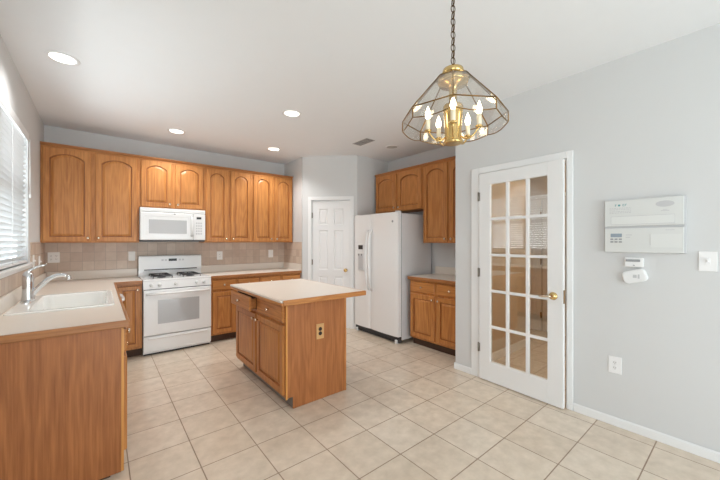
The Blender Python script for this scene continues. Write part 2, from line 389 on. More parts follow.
# unseen glazed openings behind the viewer, added to let light in
b = MB()
for x0, x1 in ((px0, (px0 + px1) / 2), ((px0 + px1) / 2, px1)):
    b.box(x0, x0 + .07, YF - .09, YF - .04, 0, pz, .004).box(x1 - .07, x1, YF - .09, YF - .04, 0, pz, .004)
    b.box(x0, x1, YF - .09, YF - .04, 0.001, .1, .004).box(x0, x1, YF - .09, YF - .04, pz - .08, pz, .004)
w2 = struct(b, 'door_added', M['white']); MB().box(px0 + .05, px1 - .05, YF - .068, YF - .064, .05, pz - .04).build('pane', M['glass'], w2)
b = MB(); xf = XL - .115
b.box(xf, xf + .05, BW0, BW0 + .05, BZ0, BZ1, .004).box(xf, xf + .05, BW1 - .05, BW1, BZ0, BZ1, .004).box(xf, xf + .05, (BW0 + BW1) / 2 - .03, (BW0 + BW1) / 2 + .03, BZ0, BZ1, .004)
b.box(xf, xf + .05, BW0, BW1, BZ0, BZ0 + .05, .004).box(xf, xf + .05, BW0, BW1, BZ1 - .05, BZ1, .004)
w3 = struct(b, 'window_added', M['white']); MB().box(XL - .092, XL - .088, BW0 + .04, BW1 - .04, BZ0 + .04, BZ1 - .04).build('pane', M['glass'], w3)
struct(MB().box(-30, 30, -30, YF - T - .01, -.2, -.1).box(-30, XL - T - .01, YF - T - .01, 30, -.2, -.1), 'ground', M['grass'])

# venetian blind
bl = thing('venetian_blind', 'white horizontal slat blind over the window above the sink', 'blind', (XL - .03, (WY0 + WY1) / 2, WZ0))
hw = (WY1 - WY0) / 2 - .012; H = WZ1 - WZ0
MB().box(-.028, .028, -hw, hw, H - .05, H - .004, .003).box(.028, .036, -hw - .002, hw + .002, H - .075, H - .004, .002).build('headrail', M['white'], bl)
b = MB(); z = H - .085; ca, sa = math.cos(math.radians(-44)), math.sin(math.radians(-44))
while z > .05:
    for k in range(4):      # gently curved slat, room edge high
        u0, u1 = -.025 + .0125 * k, -.025 + .0125 * (k + 1)
        def q(u): c = .003 * (1 - (u / .025) ** 2); return (u * ca + c * sa, z - u * sa + c * ca)
        (xa, za), (xb, zb) = q(u0), q(u1)
        b.loops([[(xa, -hw, za), (xb, -hw, zb), (xb, -hw, zb - .0025), (xa, -hw, za - .0025)], [(xa, hw, za), (xb, hw, zb), (xb, hw, zb - .0025), (xa, hw, za - .0025)]])
    z -= .0435
b.build('slats', M['slat'], bl)
MB().box(-.026, .026, -hw, hw, .006, .026, .004).build('bottom_rail', M['white'], bl)
for yy in (-hw + .12, -.3, .3, hw - .12):
    MB().tube([(.027, yy, .02), (.027, yy, H - .05)], .0016, 6).tube([(-.027, yy, .02), (-.027, yy, H - .05)], .0016, 6).build('ladder_cord', M['white'], bl)
MB().tube([(.044, hw - .02, H - .06), (.046, hw - .02, H - .55)], .0025, 8).lathe([(.004, 0), (.007, .012), (.006, .035), (.002, .04)], (.046, hw - .02, H - .59), n=10).build('pull_cord', M['white'], bl)

# ------------------------------------------------------------------ pantry door
def casing(mb, x0, x1, zt, w=.057, t=.016):
    for a, c in ((x0 - w, x0), (x1, x1 + w)):
        mb.box(a, c, -t, 0, 0.001, zt + w, .004)
    mb.box(x0, x1, -t, 0, zt, zt + w, .004)
    return mb
o = struct(casing(MB(), ps0, ps1, pdz).box(ps0 - .002, ps0 + .004, 0, .1, .001, pdz).box(ps1 - .004, ps1 + .002, 0, .1, .001, pdz), 'trim_1', M['white'])
o.location = (2.53, 4.58, 0); o.rotation_euler = (0, 0, PRZ)
b = MB(); a, c = ps0 + .006, ps1 - .006; wd = c - a
def six_panel(mb, a, c, zt, y=0.0, t=.035):
    wd = c - a; st = .11 * wd / .62; mid = .10 * wd / .62; pw = (wd - 2 * st - mid) / 2
    rows = [(.24, .82), (.93, 1.56), (1.65, zt - .13)]
    xs = [a, a + st, a + st + pw, a + st + pw + mid, c - st, c]
    zs = [.008] + [v for r in rows for v in r] + [zt]
    for i in range(5):
        for j in range(7):
            hole = i in (1, 3) and j in (1, 3, 5)
            if not hole: mb.faces([(xs[i], y, zs[j]), (xs[i + 1], y, zs[j]), (xs[i + 1], y, zs[j + 1]), (xs[i], y, zs[j + 1])], [(0, 1, 2, 3)])
            else:
                R = lambda k, yy: [(xs[i] + k, yy, zs[j] + k), (xs[i + 1] - k, yy, zs[j] + k), (xs[i + 1] - k, yy, zs[j + 1] - k), (xs[i] + k, yy, zs[j + 1] - k)]
                mb.loops([R(0, y), R(.010, y + .009), R(.018, y + .009), R(.038, y + .003)], close_start=False)
    mb.box(a, c, y + .0095, y + t, .008, zt)
    mb.faces([(a, y, .008), (a, y + .0095, .008), (a, y + .0095, zt), (a, y, zt)], [(0, 1, 2, 3)])
    mb.faces([(c, y, .008), (c, y + .0095, .008), (c, y + .0095, zt), (c, y, zt)], [(0, 1, 2, 3)])
    return mb
d2 = struct(six_panel(b, a, c, pdz - .006, y=.012), 'door_2', M['door'])
d2.location = (2.53, 4.58, 0); d2.rotation_euler = (0, 0, PRZ)
MB().lathe([(.026, 0), (.026, .006), (.010, .010), (.010, .034), (.024, .044), (.028, .056), (.022, .068), (.004, .073)], (c - .065, .012, .925), (0, -1, 0), 20).build('door_knob', M['brass'], d2)
for zz in (.25, 1.05, 1.80):
    MB().lathe([(.006, -.045), (.006, .045)], (a - .003, .004, zz), n=10).box(a - .003, a + .012, .008, .0125, zz - .042, zz + .042).build('hinge', M['hinge'], d2)

# ------------------------------------------------------------------ french door, standing slightly open
o = MB()
for a_, c_ in ((DY0 - .045, DY0), (DY1, DY1 + .085)):
    o.box(XR - .016, XR, a_, c_, .001, DZ + .06, .004)
o.box(XR - .016, XR, DY0, DY1, DZ, DZ + .06, .004)
o.box(XR - .002, XR + T + .002, DY0 - .002, DY0 + .010, .001, DZ).box(XR - .002, XR + T + .002, DY1 - .008, DY1 + .002, .001, DZ).box(XR - .002, XR + T + .002, DY0, DY1, DZ - .01, DZ + .002)
struct(o, 'trim_2', M['white'])
o = MB()
for a_, c_ in ((DY0 - .06, DY0 - .002), (DY1 + .002, DY1 + .06)):
    o.box(XR + T + .002, XR + T + .022, a_, c_, .001, DZ + .06, .004)
o.box(XR + T + .002, XR + T + .022, DY0, DY1, DZ, DZ + .06, .004)
struct(o, 'trim_3', M['white'])
fd = bpy.data.objects.new('door_1', None); C.objects.link(fd); fd['kind'] = 'structure'
# local x from the hinge to the latch, front faces -y
fd.location = (2.966, 1.747, 0.010); fd.rotation_euler = (0, 0, -PI / 2 - math.radians(2.5))
W, Ht, th = .766, 2.045, .036
gx0, gx1, gz0, gz1, mun = .120, .646, .195, 1.93, .030
b = MB().box(0, gx0, 0, th, 0, Ht, .002).box(gx1, W, 0, th, 0, Ht, .002).box(gx0, gx1, 0, th, 0, gz0, .002).box(gx0, gx1, 0, th, gz1, Ht, .002)
b.build('door_frame', M['white'], fd)
pw = (gx1 - gx0 - 2 * mun) / 3; ph = (gz1 - gz0 - 4 * mun * .85) / 5
b = MB()
for i in (1, 2):
    xx = gx0 + pw * i + mun * (i - 1); b.box(xx, xx + mun, .004, th - .004, gz0, gz1, .005)
for j in (1, 2, 3, 4):
    zz = gz0 + ph * j + mun * .85 * (j - 1); b.box(gx0, gx1, .0045, th - .0045, zz, zz + mun * .85, .005)
b.build('glazing_bars', M['white'], fd)
for i in range(3):
    for j in range(5):
        xx = gx0 + (pw + mun) * i; zz = gz0 + (ph + mun * .85) * j
        MB().box(xx - .003, xx + pw + .003, .016, .020, zz - .003, zz + ph + .003).build('pane', M['doorglass'], fd)
hd = MB().lathe([(.033, 0), (.033, .005), (.026, .012), (.012, .018), (.011, .045), (.016, .052)], (.693, 0, .915), (0, -1, 0), 20).build('door_handle', M['brass'], fd)
b = MB().tube([(.693, -.045, .915), (.671, -.05, .916), (.641, -.05, .910), (.616, -.048, .906), (.599, -.046, .910)], [.011, .010, .008, .007, .008], 12)
b.build('lever', M['nickel'], hd)
MB().box(W, W + .002, .006, th - .006, .86, .97).build('latch_plate', M['abrass'], fd)
for zz in (.31, 1.06, 1.82):
    MB().lathe([(.0065, -.045), (.0065, .045)], (-.006, -.004, zz), n=10).box(-.006, .012, -.0015, .001, zz - .042, zz + .042).build('hinge', M['hinge'], fd)

# closet doors at the end of the hall
def closet(name, y0, w):
    d = struct(six_panel(MB(), 0, w, 2.03), name, M['door']); d.location = (5.262, y0 + w, 0); d.rotation_euler = (0, 0, -PI / 2)
    for zz in (.25, 1.07, 1.8):
        MB().box(w - .012, w + .006, -.006, .004, zz - .045, zz + .045, .002).build('hinge', M['abrass'], d)
    return d
closet('door_4', 2.06, .40); closet('door_5', 1.96 - .30, .38)
struct(MB().box(5.27, 5.299, 2.47, 2.53, .001, 2.1, .004).box(5.27, 5.299, 1.60, 1.655, .001, 2.1, .004).box(5.27, 5.299, 1.60, 2.53, 2.04, 2.1, .004), 'trim_4', M['white'])
hl = thing('flush_ceiling_light', 'round glass ceiling light in the hall beyond the glazed door', 'ceiling light', (4.3, .55, CEIL))
MB().lathe([(.16, 0), (.16, -.025), (.15, -.03)], n=28).build('base', M['abrass'], hl)
MB().lathe([(.15, -.03), (.14, -.07), (.09, -.10), (.01, -.11)], n=28).build('lamp_shade', glow('lit_hall_shade', (1, .8, .52, 1), 1.5), hl)
point('hall_lamp', (4.3, .55, CEIL - .2), 34, (1.0, 0.82, 0.62), .1)

# ------------------------------------------------------------------ cabinets
def knob(x, z, y, parent, mat='nickel', axis=(0, -1, 0)):
    return MB().lathe([(.006, 0), (.006, .010), (.013, .016), (.0155, .022), (.012, .028), (.003, .030)], (x, y, z), axis, 14).build('knob', M[mat], parent)
def slab_drawer(x0, x1, z0, z1, y=0, depth=.40):
    b = MB(); fy = y - .02
    lp = lambda i, yy: [(x0 + i, yy, z0 + i), (x1 - i, yy, z0 + i), (x1 - i, yy, z1 - i), (x0 + i, yy, z1 - i)]
    b.loops([lp(0, y), lp(0, fy + .008), lp(.008, fy), ], m=M['oak_h'])
    return b
def wall_cabinet(name, label, cat, loc, rz, w, h, d=.33, cols=2, group='oak wall cabinets', gap=.034, arch=.062, knob_z=.045, wfill=0.0):
    t = thing(name, label, cat, loc, rz, group)
    b = MB().box(0, w, 0, d, 0, h, m=M['oak_v'])
    b.box(0, w, -.0015, 0, 0, .03, m=M['oak_h']).box(0, w, -.0015, 0, h - .03, h, m=M['oak_h'])
    b.build('cabinet_body', M['oak_v'], t)
    dw = (w - gap * (cols + 1) * .5 - gap * .5 * (cols - 1) * .5) / cols
    m0 = .018; cg = .04
    dw = (w - 2 * m0 - cg * (cols - 1)) / cols
    for i in range(cols):
        x0 = m0 + i * (dw + cg)
        dr = MB().door(x0, x0 + dw, .012, h - .022, y=-.0015, arch=arch, fr=min(.055, dw * .2)).build('door', M['oak_v'], t)
        kx = x0 + dw - .028 if (i % 2 == 0) else x0 + .028
        knob(kx, knob_z + .01, -.0215, dr)
    return t
UZ, UH = 1.366, 1.075
UY = YB - .33 - .006
wall_cabinet('wall_cabinet', 'tall two-door oak wall cabinet in the corner beside the window', 'cabinet', (XL + .003, UY, UZ), 0, .889, UH)
wall_cabinet('wall_cabinet', 'short two-door oak wall cabinet directly above the white microwave', 'cabinet', (.384, UY, 1.817), 0, .76, UZ + UH - 1.817, arch=.055)
tC = wall_cabinet('wall_cabinet', 'tall two-door oak wall cabinet directly right of the microwave', 'cabinet', (1.146, UY, UZ), 0, .685, UH)
dup(tC, (1.833, UY, UZ), label='tall two-door oak wall cabinet at the pantry end of the back wall').name = 'wall_cabinet'
RXF = XA - .322
wall_cabinet('wall_cabinet', 'short two-door oak wall cabinet above the white refrigerator', 'cabinet', (RXF, 3.905, 1.840), -PI / 2, .990, UZ + UH - 1.840 - .006, arch=.055, group='oak wall cabinets')
wall_cabinet('wall_cabinet', 'tall oak wall cabinet right of the refrigerator, partly behind the wall', 'cabinet', (RXF, 2.913, UZ - .006), -PI / 2, .86, UH, group='oak wall cabinets')
# cornice strips along the cabinet tops
def crown(x0, x1, d):
    z0 = UH - .004
    pr = [(0.0, z0), (-.004, z0), (-.010, z0 + .008), (-.024, z0 + .018), (-.028, z0 + .030), (0.0, z0 + .030)]
    return MB().loops([[(x0, p[0] - .0015, p[1]) for p in pr], [(x1, p[0] - .0015, p[1]) for p in pr]])
t = tag(crown(0, 2.518 - XL - .006, .3).build('cornice', M['oak_e']), 'thin oak cornice along the cabinets of the back wall', 'moulding'); t.location = (XL + .003, UY, UZ)
t = tag(crown(0, 1.85, .3).build('cornice', M['oak_e']), 'thin oak cornice above the refrigerator-side wall cabinets', 'moulding'); t.location = (RXF, 3.905, UZ - .006); t.rotation_euler = (0, 0, -PI / 2)

def base_cabinet(label, loc, rz, w, cols, drawers=True, d=.60, h=.874, group='oak base cabinets', name='base_cabinet', fill=0.0, sides='oak_v', hollow=False):
    t = thing(name, label, 'cabinet', loc, rz, group)
    b = MB()
    if hollow:      # open above so that the sink bowl hangs free
        b.box(0, w, 0, d, .10, .12, m=M[sides]).box(0, .016, 0, d, .12, h, m=M[sides]).box(w - .016, w, 0, d, .12, h, m=M[sides]).box(.016, w - .016, 0, .018, .12, h, m=M[sides]).box(.016, w - .016, d - .01, d, .12, h, m=M[sides])
    else: b.box(0, w, 0, d, .10, h, m=M[sides])
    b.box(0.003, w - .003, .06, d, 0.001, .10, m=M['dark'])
    b.build('cabinet_body', M['oak_v'], t)
    m0 = .018; cg = .036; x_start = fill
    dw = (w - fill - 2 * m0 - cg * (cols - 1)) / cols
    for i in range(cols):
        x0 = x_start + m0 + i * (dw + cg)
        zt = h - .022
        if drawers:
            dr = slab_drawer(x0, x0 + dw, h - .158, zt).build('drawer', M['oak_h'], t)
            knob(x0 + dw / 2, h - .09, -.02, dr)
            zt = h - .185
        dd = MB().door(x0, x0 + dw, .125, zt, fr=min(.055, dw * .2)).build('door', M['oak_v'], t)
        right = (i % 2 == 0) if cols > 1 else True
        knob(x0 + dw - .028 if right else x0 + .028, zt - .045, -.02, dd)
    return t
BYF = 4.632                       # face of the back-wall base cabinets
base_cabinet('narrow full-height oak door cabinet left of the stove', (.142, BYF, 0), 0, .250, 1, drawers=False)
cb = base_cabinet('oak base cabinet right beside the stove, two drawers over doors', (1.163, BYF, 0), 0, .678, 2)
dup(cb, (1.843, BYF, 0), label='oak base cabinet at the pantry end of the back counter').name = 'base_cabinet'
LXF = .108                        # face of the sink-side cabinets (front faces +x)
t = base_cabinet('oak base cabinet nearest the viewer, with the wide plain end panel', (LXF, 2.372, 0), PI / 2, .531, 1, h=.874)
# its exposed end: veneer sheet with a pale solid edge and a dark toe recess
MB().box(-.006, 0, .010, .602, .015, .872).build('end_panel', M['veneer'], t)
MB().box(-.008, 0.0, -.003, .010, .018, .872, .002).build('edge_strip', M['edge'], t)
base_cabinet('oak sink cabinet under the white sink', (LXF, 2.905, 0), PI / 2, .925, 2, hollow=True)
# dishwasher
dwm = thing('dishwasher', 'white dishwasher with bowed handle between sink and corner', 'dishwasher', (LXF, 3.832, 0), PI / 2)
MB().box(.002, .598, .0, .58, .10, .868).build('tub', M['appl2'], dwm)
MB().box(.004, .596, -.028, 0, .12, .74, .006).build('door', M['appl'], dwm)
MB().box(.004, .596, -.030, 0, .745, .868, .006).build('control_panel', M['appl'], dwm)
MB().tube([(.08, -.028, .80), (.085, -.055, .80), (.12, -.072, .80), (.30, -.078, .80), (.48, -.072, .80), (.515, -.055, .80), (.52, -.028, .80)], .013, 10).build('handle', M['appl'], dwm)
MB().box(.004, .596, .05, .06, .001, .10).build('toe_kick', M['black'], dwm)
# cabinets right of the refrigerator
base_cabinet('oak base cabinet beside the refrigerator, partly behind the wall', (3.252, 2.925, 0), -PI / 2, .862, 2, d=.57)

# worktops
def worktop_parts(t, slabs, bands):
    b = MB()
    for s in slabs: b.box(*s)
    b.build('laminate_top', M['laminate'], t)
    for bb, mm in bands: MB().box(*bb, .006).build('wood_edge', M[mm], t)
CT0, CT1 = .876, .914
LX, LE = .138, 2.335
SX0, SX1, SY0, SY1 = -.445, .050, 2.985, 3.775      # cut-out of the sink
t = thing('worktop', 'cream laminate L-shaped worktop around the sink, with oak edge', 'worktop', (0, 0, 0))
bt = .022
worktop_parts(t, [(XL + .007, SX0, LE + bt, YB - .007, CT0, CT1), (SX0, SX1, LE + bt, SY0, CT0, CT1), (SX0, SX1, SY1, YB - .007, CT0, CT1),
                  (SX1, LX - .018, LE + bt, YB - .007, CT0, CT1), (LX - .018, .391, BYF - .020, YB - .007, CT0, CT1)],
              [((XL + .007, LX, LE, LE + bt, CT0 - .004, CT1), 'oak_e'), ((LX - .018, LX, LE + bt, BYF - .020, CT0 - .004, CT1 - .0005), 'oak_ey'), ((LX - .018, .391, BYF - .038, BYF - .020, CT0 - .004, CT1 - .001), 'oak_e')])
MB().box(XL + .007, XL + .022, LE, YB - .007, CT1, 1.018, .003).box(XL + .022, .391, YB - .022, YB - .007, CT1, 1.018, .003).build('upstand', M['laminate'], t)
t = thing('worktop', 'straight cream laminate worktop right of the stove, with oak edge', 'worktop', (0, 0, 0))
worktop_parts(t, [(1.162, 2.523, BYF - .020, YB - .007, CT0, CT1)], [((1.162, 2.523, BYF - .038, BYF - .020, CT0 - .004, CT1), 'oak_e')])
MB().box(1.162, 2.508, YB - .022, YB - .007, CT1, 1.018, .003).box(2.508, 2.523, 4.605, YB - .007, CT1, 1.018, .003).build('upstand', M['laminate'], t)
t = thing('worktop', 'short laminate worktop beside the refrigerator', 'worktop', (0, 0, 0))
worktop_parts(t, [(3.232, XA - .002, 2.05, 2.945, CT0, CT1)], [((3.214, 3.232, 2.05, 2.945, CT0 - .004, CT1), 'oak_ey')])
MB().box(XA - .017, XA - .002, 2.05, 2.945, CT1, 1.018, .003).build('upstand', M['laminate'], t)

# ------------------------------------------------------------------ sink and faucet
t = thing('kitchen_sink', 'white enamel drop-in sink set in the left worktop', 'sink', (0, 0, CT1))
b = MB(); rx0, rx1, ry0, ry1 = -.474, .085, 2.94, 3.815
def rr(x0, x1, y0, y1, r, z, n=5):
    pts = []
    for cx, cy, a0 in ((x1 - r, y1 - r, 0), (x0 + r, y1 - r, 90), (x0 + r, y0 + r, 180), (x1 - r, y0 + r, 270)):
        for k in range(n + 1):
            a = math.radians(a0 + 90 * k / n); pts.append((cx + r * math.cos(a), cy + r * math.sin(a), z))
    return pts
bx0, bx1, by0, by1 = -.365, .045, 2.995, 3.765
b.loops([rr(rx0, rx1, ry0, ry1, .04, 0), rr(rx0, rx1, ry0, ry1, .04, .006), rr(rx0 + .008, rx1 - .008, ry0 + .008, ry1 - .008, .035, .011),
         rr(bx0 - .006, bx1 + .006, by0 - .006, by1 + .006, .06, .011), rr(bx0, bx1, by0, by1, .06, .002), rr(bx0 + .012, bx1 - .012, by0 + .012, by1 - .012, .06, -.16),
         rr(bx0 + .05, bx1 - .05, by0 + .05, by1 - .05, .05, -.185)], close_start=False, smooth=False)
b.build('bowl', M['porcelain'], t)
MB().lathe([(.042, -.1845), (.042, -.182), (.030, -.182), (.028, -.186)], ((bx0 + bx1) / 2, (by0 + by1) / 2, 0), n=24).build('drain', M['chrome'], t)
fx, fy = -.422, 3.46
t = thing('kitchen_faucet', 'chrome single-lever faucet standing behind the white sink', 'faucet', (fx, fy, CT1 + .011))
b = MB(); b.loops([rr(-.028, .028, -.115, .115, .027, 0), rr(-.028, .028, -.115, .115, .027, .006), rr(-.022, .022, -.108, .108, .021, .011)], smooth=False)
b.build('base_plate', M['chrome'], t)
MB().lathe([(.040, .008), (.038, .02), (.034, .05), (.032, .10), (.033, .15), (.034, .18), (.031, .205), (.020, .226), (.003, .234)], n=24).build('body', M['chrome'], t)
pts = []
for k in range(13):
    q = k / 12; pts.append((.018 + .205 * q, 0, .045 + .168 * math.sin(q * PI * .56) ** 0.95 - .030 * q * q))
MB().tube(pts, [.019 - .005 * k / 12 for k in range(13)], 14).tube([pts[-1], (pts[-1][0] + .012, 0, pts[-1][2] - .03)], [.015, .014], 14).build('spout', M['chrome'], t)
MB().tube([(-.004, 0, .215), (.012, 0, .238), (.040, 0, .256), (.072, 0, .270), (.100, 0, .274)], [.012, .011, .008, .007, .008], 12).build('lever', M['chrome'], t)

# ------------------------------------------------------------------ island
IX, IY, IW, ID = 1.173, 3.590, 1.190, .60
t = thing('kitchen_island', 'oak kitchen island with cream laminate top standing on the tiles', 'island', (IX, IY, 0), -PI / 2)
ih = .874
MB().box(0, IW, 0, ID, .10, ih, m=M['oak_v']).box(.01, IW - .008, .065, ID, .001, .10, m=M['toe']).build('cabinet_body', M['oak_v'], t)
MB().prism([(.062, .002), (ID, .002), (ID, ih - .002), (.012, ih - .002), (.012, .10), (.062, .10)], IW, IW + .006, 'yz').build('end_panel', M['veneer'], t)
MB().box(IW, IW + .009, -.002, .012, .09, ih - .002, .002).build('edge_strip', M['edge'], t)
MB().box(IW, IW + .012, ID - .014, ID + .004, .0, ih - .002, .003).build('corner_strip', M['oak_v'], t)
cols = [(.022, .578), (.613, 1.169)]
for i, (x0, x1) in enumerate(cols):
    pull = .055 if i == 0 else 0
    dr = MB()
    lp = lambda k, yy: [(x0 + k, yy, .716 + k), (x1 - k, yy, .716 + k), (x1 - k, yy, .852 - k), (x0 + k, yy, .852 - k)]
    dr.loops([lp(0, -pull), lp(0, -.012 - pull), lp(.008, -.02 - pull)])
    if i == 0:
        dr.box(x0 + .02, x0 + .032, -pull, .42, .73, .83).box(x1 - .032, x1 - .02, -pull, .42, .73, .83).box(x0 + .02, x1 - .02, -pull, .42, .73, .736)
    dr = dr.build('drawer', M['oak_h'], t)
    if i == 0: dr['label'] = 'drawer pulled slightly open'
    knob((x0 + x1) / 2, .784, -.02 - pull, dr)
    dd = MB().door(x0, x1, .125, .69).build('door', M['oak_v'], t)
    knob(x1 - .03 if i == 0 else x0 + .03, .645, -.02, dd)
# dark sheet on the solid face, painting the shade behind the pulled drawer
MB().box(.03, .570, -.001, .0005, .722, .848).build('drawer_gap_shade', M['dark'], t)
# top: overhangs far side, right side and near end
tx0, tx1 = IY - 3.60, IY - 2.322      # local x from far to near
ty0, ty1 = 1.100 - IX, 1.966 - IX
b = MB().box(tx0 + .016, tx1 - .016, ty0 + .016, ty1 - .016, CT0, CT1).box(tx0 + .002, tx1 - .017, ty0 - .001, ty0 + .0165, CT0 + .017, CT1, .006)
tp = b.build('laminate_top', M['laminate'], t)
for bb, mm in (((tx0, tx1, ty0, ty0 + .018, CT0 - .006, CT0 + .017), 'oak_h'), ((tx0, tx1, ty1 - .018, ty1, CT0 - .006, CT1 - .0005), 'oak_h'), ((tx0, tx0 + .018, ty0 + .018, ty1 - .018, CT0 - .006, CT1), 'oak_y'), ((tx1 - .018, tx1, ty0 + .018, ty1 - .018, CT0 - .006, CT1), 'oak_y')):
    MB().box(*bb, .007, seg=3).build('wood_edge', M[mm], t)
oy = 1.494 - IX
ot = MB().box(IW + .006, IW + .011, oy - .038, oy + .038, .530, .662, .002).build('outlet_plate', M['tan'], t)
for zz in (.578, .616): MB().lathe([(.017, 0), (.017, .004), (.014, .005)], (IW + .010, oy, zz), (1, 0, 0), 16).build('socket', M['brownsocket'], ot)

# ------------------------------------------------------------------ gas range
t = thing('gas_range', 'white gas range between the back-wall base cabinets', 'stove', (.397, 4.600, 0))
w = .762; D = .615
MB().box(.004, w - .004, .02, D, .02, .905).build('range_body', M['appl'], t)
MB().box(.0, w, -.002, D - .03, .896, .918, .008).box(.03, w - .03, .02, D - .05, .918, .920, .001).build('cooktop', M['appl'], t)
MB().box(0.01, w - .01, .03, D, .0, .055).build('toe_kick', M['black'], t)
dz = MB().box(.004, w - .004, -.02, .02, .045, .232, .008)
dr = dz.build('storage_drawer', M['appl'], t)
MB().box(.05, w - .05, -.034, -.018, .196, .216, .006).build('drawer_lip', M['appl'], dr)
od = MB().box(.004, w - .004, -.026, .02, .242, .792, .010).build('oven_door', M['appl'], t)
MB().box(.15, w - .15, -.0275, -.020, .375, .665, .001).build('oven_window', M['ovenglass'], od)
hb = MB().tube([(.03, -.055, .748), (.2, -.066, .748), (w / 2, -.070, .748), (w - .2, -.066, .748), (w - .03, -.055, .748)], .015, 12)
for xx in (.035, w - .055): hb.box(xx, xx + .02, -.058, -.02, .735, .760, .003)
hb.build('oven_handle', M['appl'], od)
MB().box(.01, w - .01, -.004, .02, .790, .802).build('door_seam', M['black'], t)
cp = MB(); cp.prism([(-.018, .802), (.02, .802), (.02, .897), (-.002, .897)], .002, w - .002, 'yz').build('control_panel', M['appl'], t)
for kx in (.085, .17, .585, .67, .345):
    MB().lathe([(.022, 0), (.022, .006), (.017, .010), (.016, .026), (.005, .028)], (kx, -.012, .850), (0, -1, .12), 18).box(kx - .004, kx + .004, -.048, -.02, .834, .866, .002).build('knob', M['appl2'], t)
bgd = MB(); bgd.prism([(D - .085, .99), (D - .075, 1.175), (D - .06, 1.188), (D, 1.188), (D, .99)], .0, w, 'yz')
bgd.box(.0, w, D - .055, D, .90, .99).build('backguard', M['appl'], t)
MB().box(.06, w - .06, D - .088, D - .070, .9905, 1.004, .002).build('vent_slot', M['black'], t)
MB().box(.345, .445, D - .0835, D - .070, 1.108, 1.142, .001).build('clock_display', M['black'], t)
for kx in (.26, .30, .47, .51): MB().box(kx, kx + .025, D - .0835, D - .070, 1.112, 1.136, .001).build('touch_pad', M['lgrey'], t)
for gx in (.115, .445):
    g = MB(); x0, x1, y0, y1, zg = gx, gx + .205, .09, .50, .946
    for cyy in (.19, .40):
        MB().lathe([(.05, .919), (.05, .926), (.036, .930), (.036, .938), (.004, .940)], (gx + .1025, cyy, 0), n=20).build('burner', M['iron'], t)
    rr_ = .0055
    for yy in (y0, (y0 + y1) / 2, y1): g.tube([(x0, yy, zg), (x1, yy, zg)], rr_, 6)
    for xx in (x0, x1): g.tube([(xx, y0, zg), (xx, y1, zg)], rr_, 6)
    for cyy in (.19, .40):
        for dx in (-1, 1): g.tube([(gx + .1025 + dx * .1, cyy, zg), (gx + .1025 + dx * .025, cyy, zg + .006)], rr_, 6)
        for dy in (-1, 1): g.tube([(gx + .1025, cyy + dy * .1, zg), (gx + .1025, cyy + dy * .025, zg + .006)], rr_, 6)
    for xx in (x0, x1):
        for yy in (y0, (y0 + y1) / 2, y1): g.tube([(xx, yy, .919), (xx, yy, zg)], rr_, 6)
    g.build('burner_grate', M['iron'], t)

# ------------------------------------------------------------------ over-range microwave
t = thing('microwave', 'white over-the-range microwave under the short wall cabinet', 'microwave', (.386, 4.840, 1.400))
w = .757; h = .412
MB().box(.003, w - .003, .03, .39, .006, h).build('housing', M['appl2'], t)
d = MB()
lp = lambda k, yy: [(.0 + k, yy, .0 + k), (.600 - k, yy, .0 + k), (.600 - k, yy, h - .055 - k), (.0 + k, yy, h - .055 - k)]
d.loops([lp(0, .03), lp(0, -.004), lp(.010, -.012), lp(.05, -.012), lp(.054, -.010)])
dd = d.build('door', M['appl'], t)
MB().box(.095, .525, -.0125, -.009, .085, .262, .001).build('window', M['mwglass'], dd)
MB().tube([(.582, -.012, .055), (.583, -.036, .075), (.584, -.042, .16), (.584, -.042, .22), (.583, -.036, .30), (.582, -.012, .32)], [.014, .016, .018, .018, .016, .014], 12).build('handle', M['appl'], dd)
MB().box(.603, w, -.010, .03, .0, h - .055, .008).build('control_panel', M['appl'], t)
MB().box(.645, .705, -.0112, -.008, .285, .315, .001).build('clock_display', M['black'], t)
k = MB()
for i in range(3):
    for j in range(5): k.box(.637 + i * .028, .657 + i * .028, -.0108, -.008, .075 + j * .036, .098 + j * .036, .001)
k.build('keypad', M['lgrey'], t)
vg = MB().box(0, w, -.006, .03, h - .053, h, .008)
for i in range(18): vg.box(.05 + i * .037, .08 + i * .037, -.0068, -.004, h - .030, h - .024)
vg.build('vent_grille', M['appl'], t)
MB().box(.372, .392, -.0132, -.011, .333, .349, .002).build('badge', M['grey'], t)
MB().box(.004, w - .004, .01, .37, -.022, .008, .004).build('underside', M['underside'], t)

# ------------------------------------------------------------------ refrigerator
FX, FY1 = 3.085, 3.946
t = thing('refrigerator', 'white side-by-side refrigerator in the alcove next to the pantry door', 'refrigerator', (FX, FY1, 0), -PI / 2)
w = .948; fh = 1.780; sp = .386
MB().box(.004, w - .004, .085, .712, .04, fh - .015, .006).build('fridge_cabinet', M['fside'], t)
def fdoor(x0, x1, nm, lab):
    b = MB(); n = 8
    prof = []
    for k in range(n + 1):
        q = k / n; prof.append((x0 + (x1 - x0) * q, -.010 * math.sin(PI * q)))
    for z0_, z1_ in ((.095, fh),):
        pts = [(x0, .07)] + [(p[0], p[1] + .008 if 0 < i < n else p[1] + .014) for i, p in enumerate(prof)] + [(x1, .07)]
        b.loops([[(p[0], p[1], z0_) for p in pts], [(p[0], p[1], z1_ - .008) for p in pts], [(p[0], p[1] * .9 + .007, z1_) for p in pts]])
    o = b.build(nm, M['appl'], t); o['label'] = lab; return o
fl = fdoor(.002, sp - .003, 'door', 'narrow freezer door with dispenser')
fr_ = fdoor(sp + .003, w - .002, 'door', 'wide plain refrigerator door')
MB().box(.01, w - .01, .066, .088, .09, fh - .02).build('gasket', M['seam'], t)  # dark gasket joint behind the doors
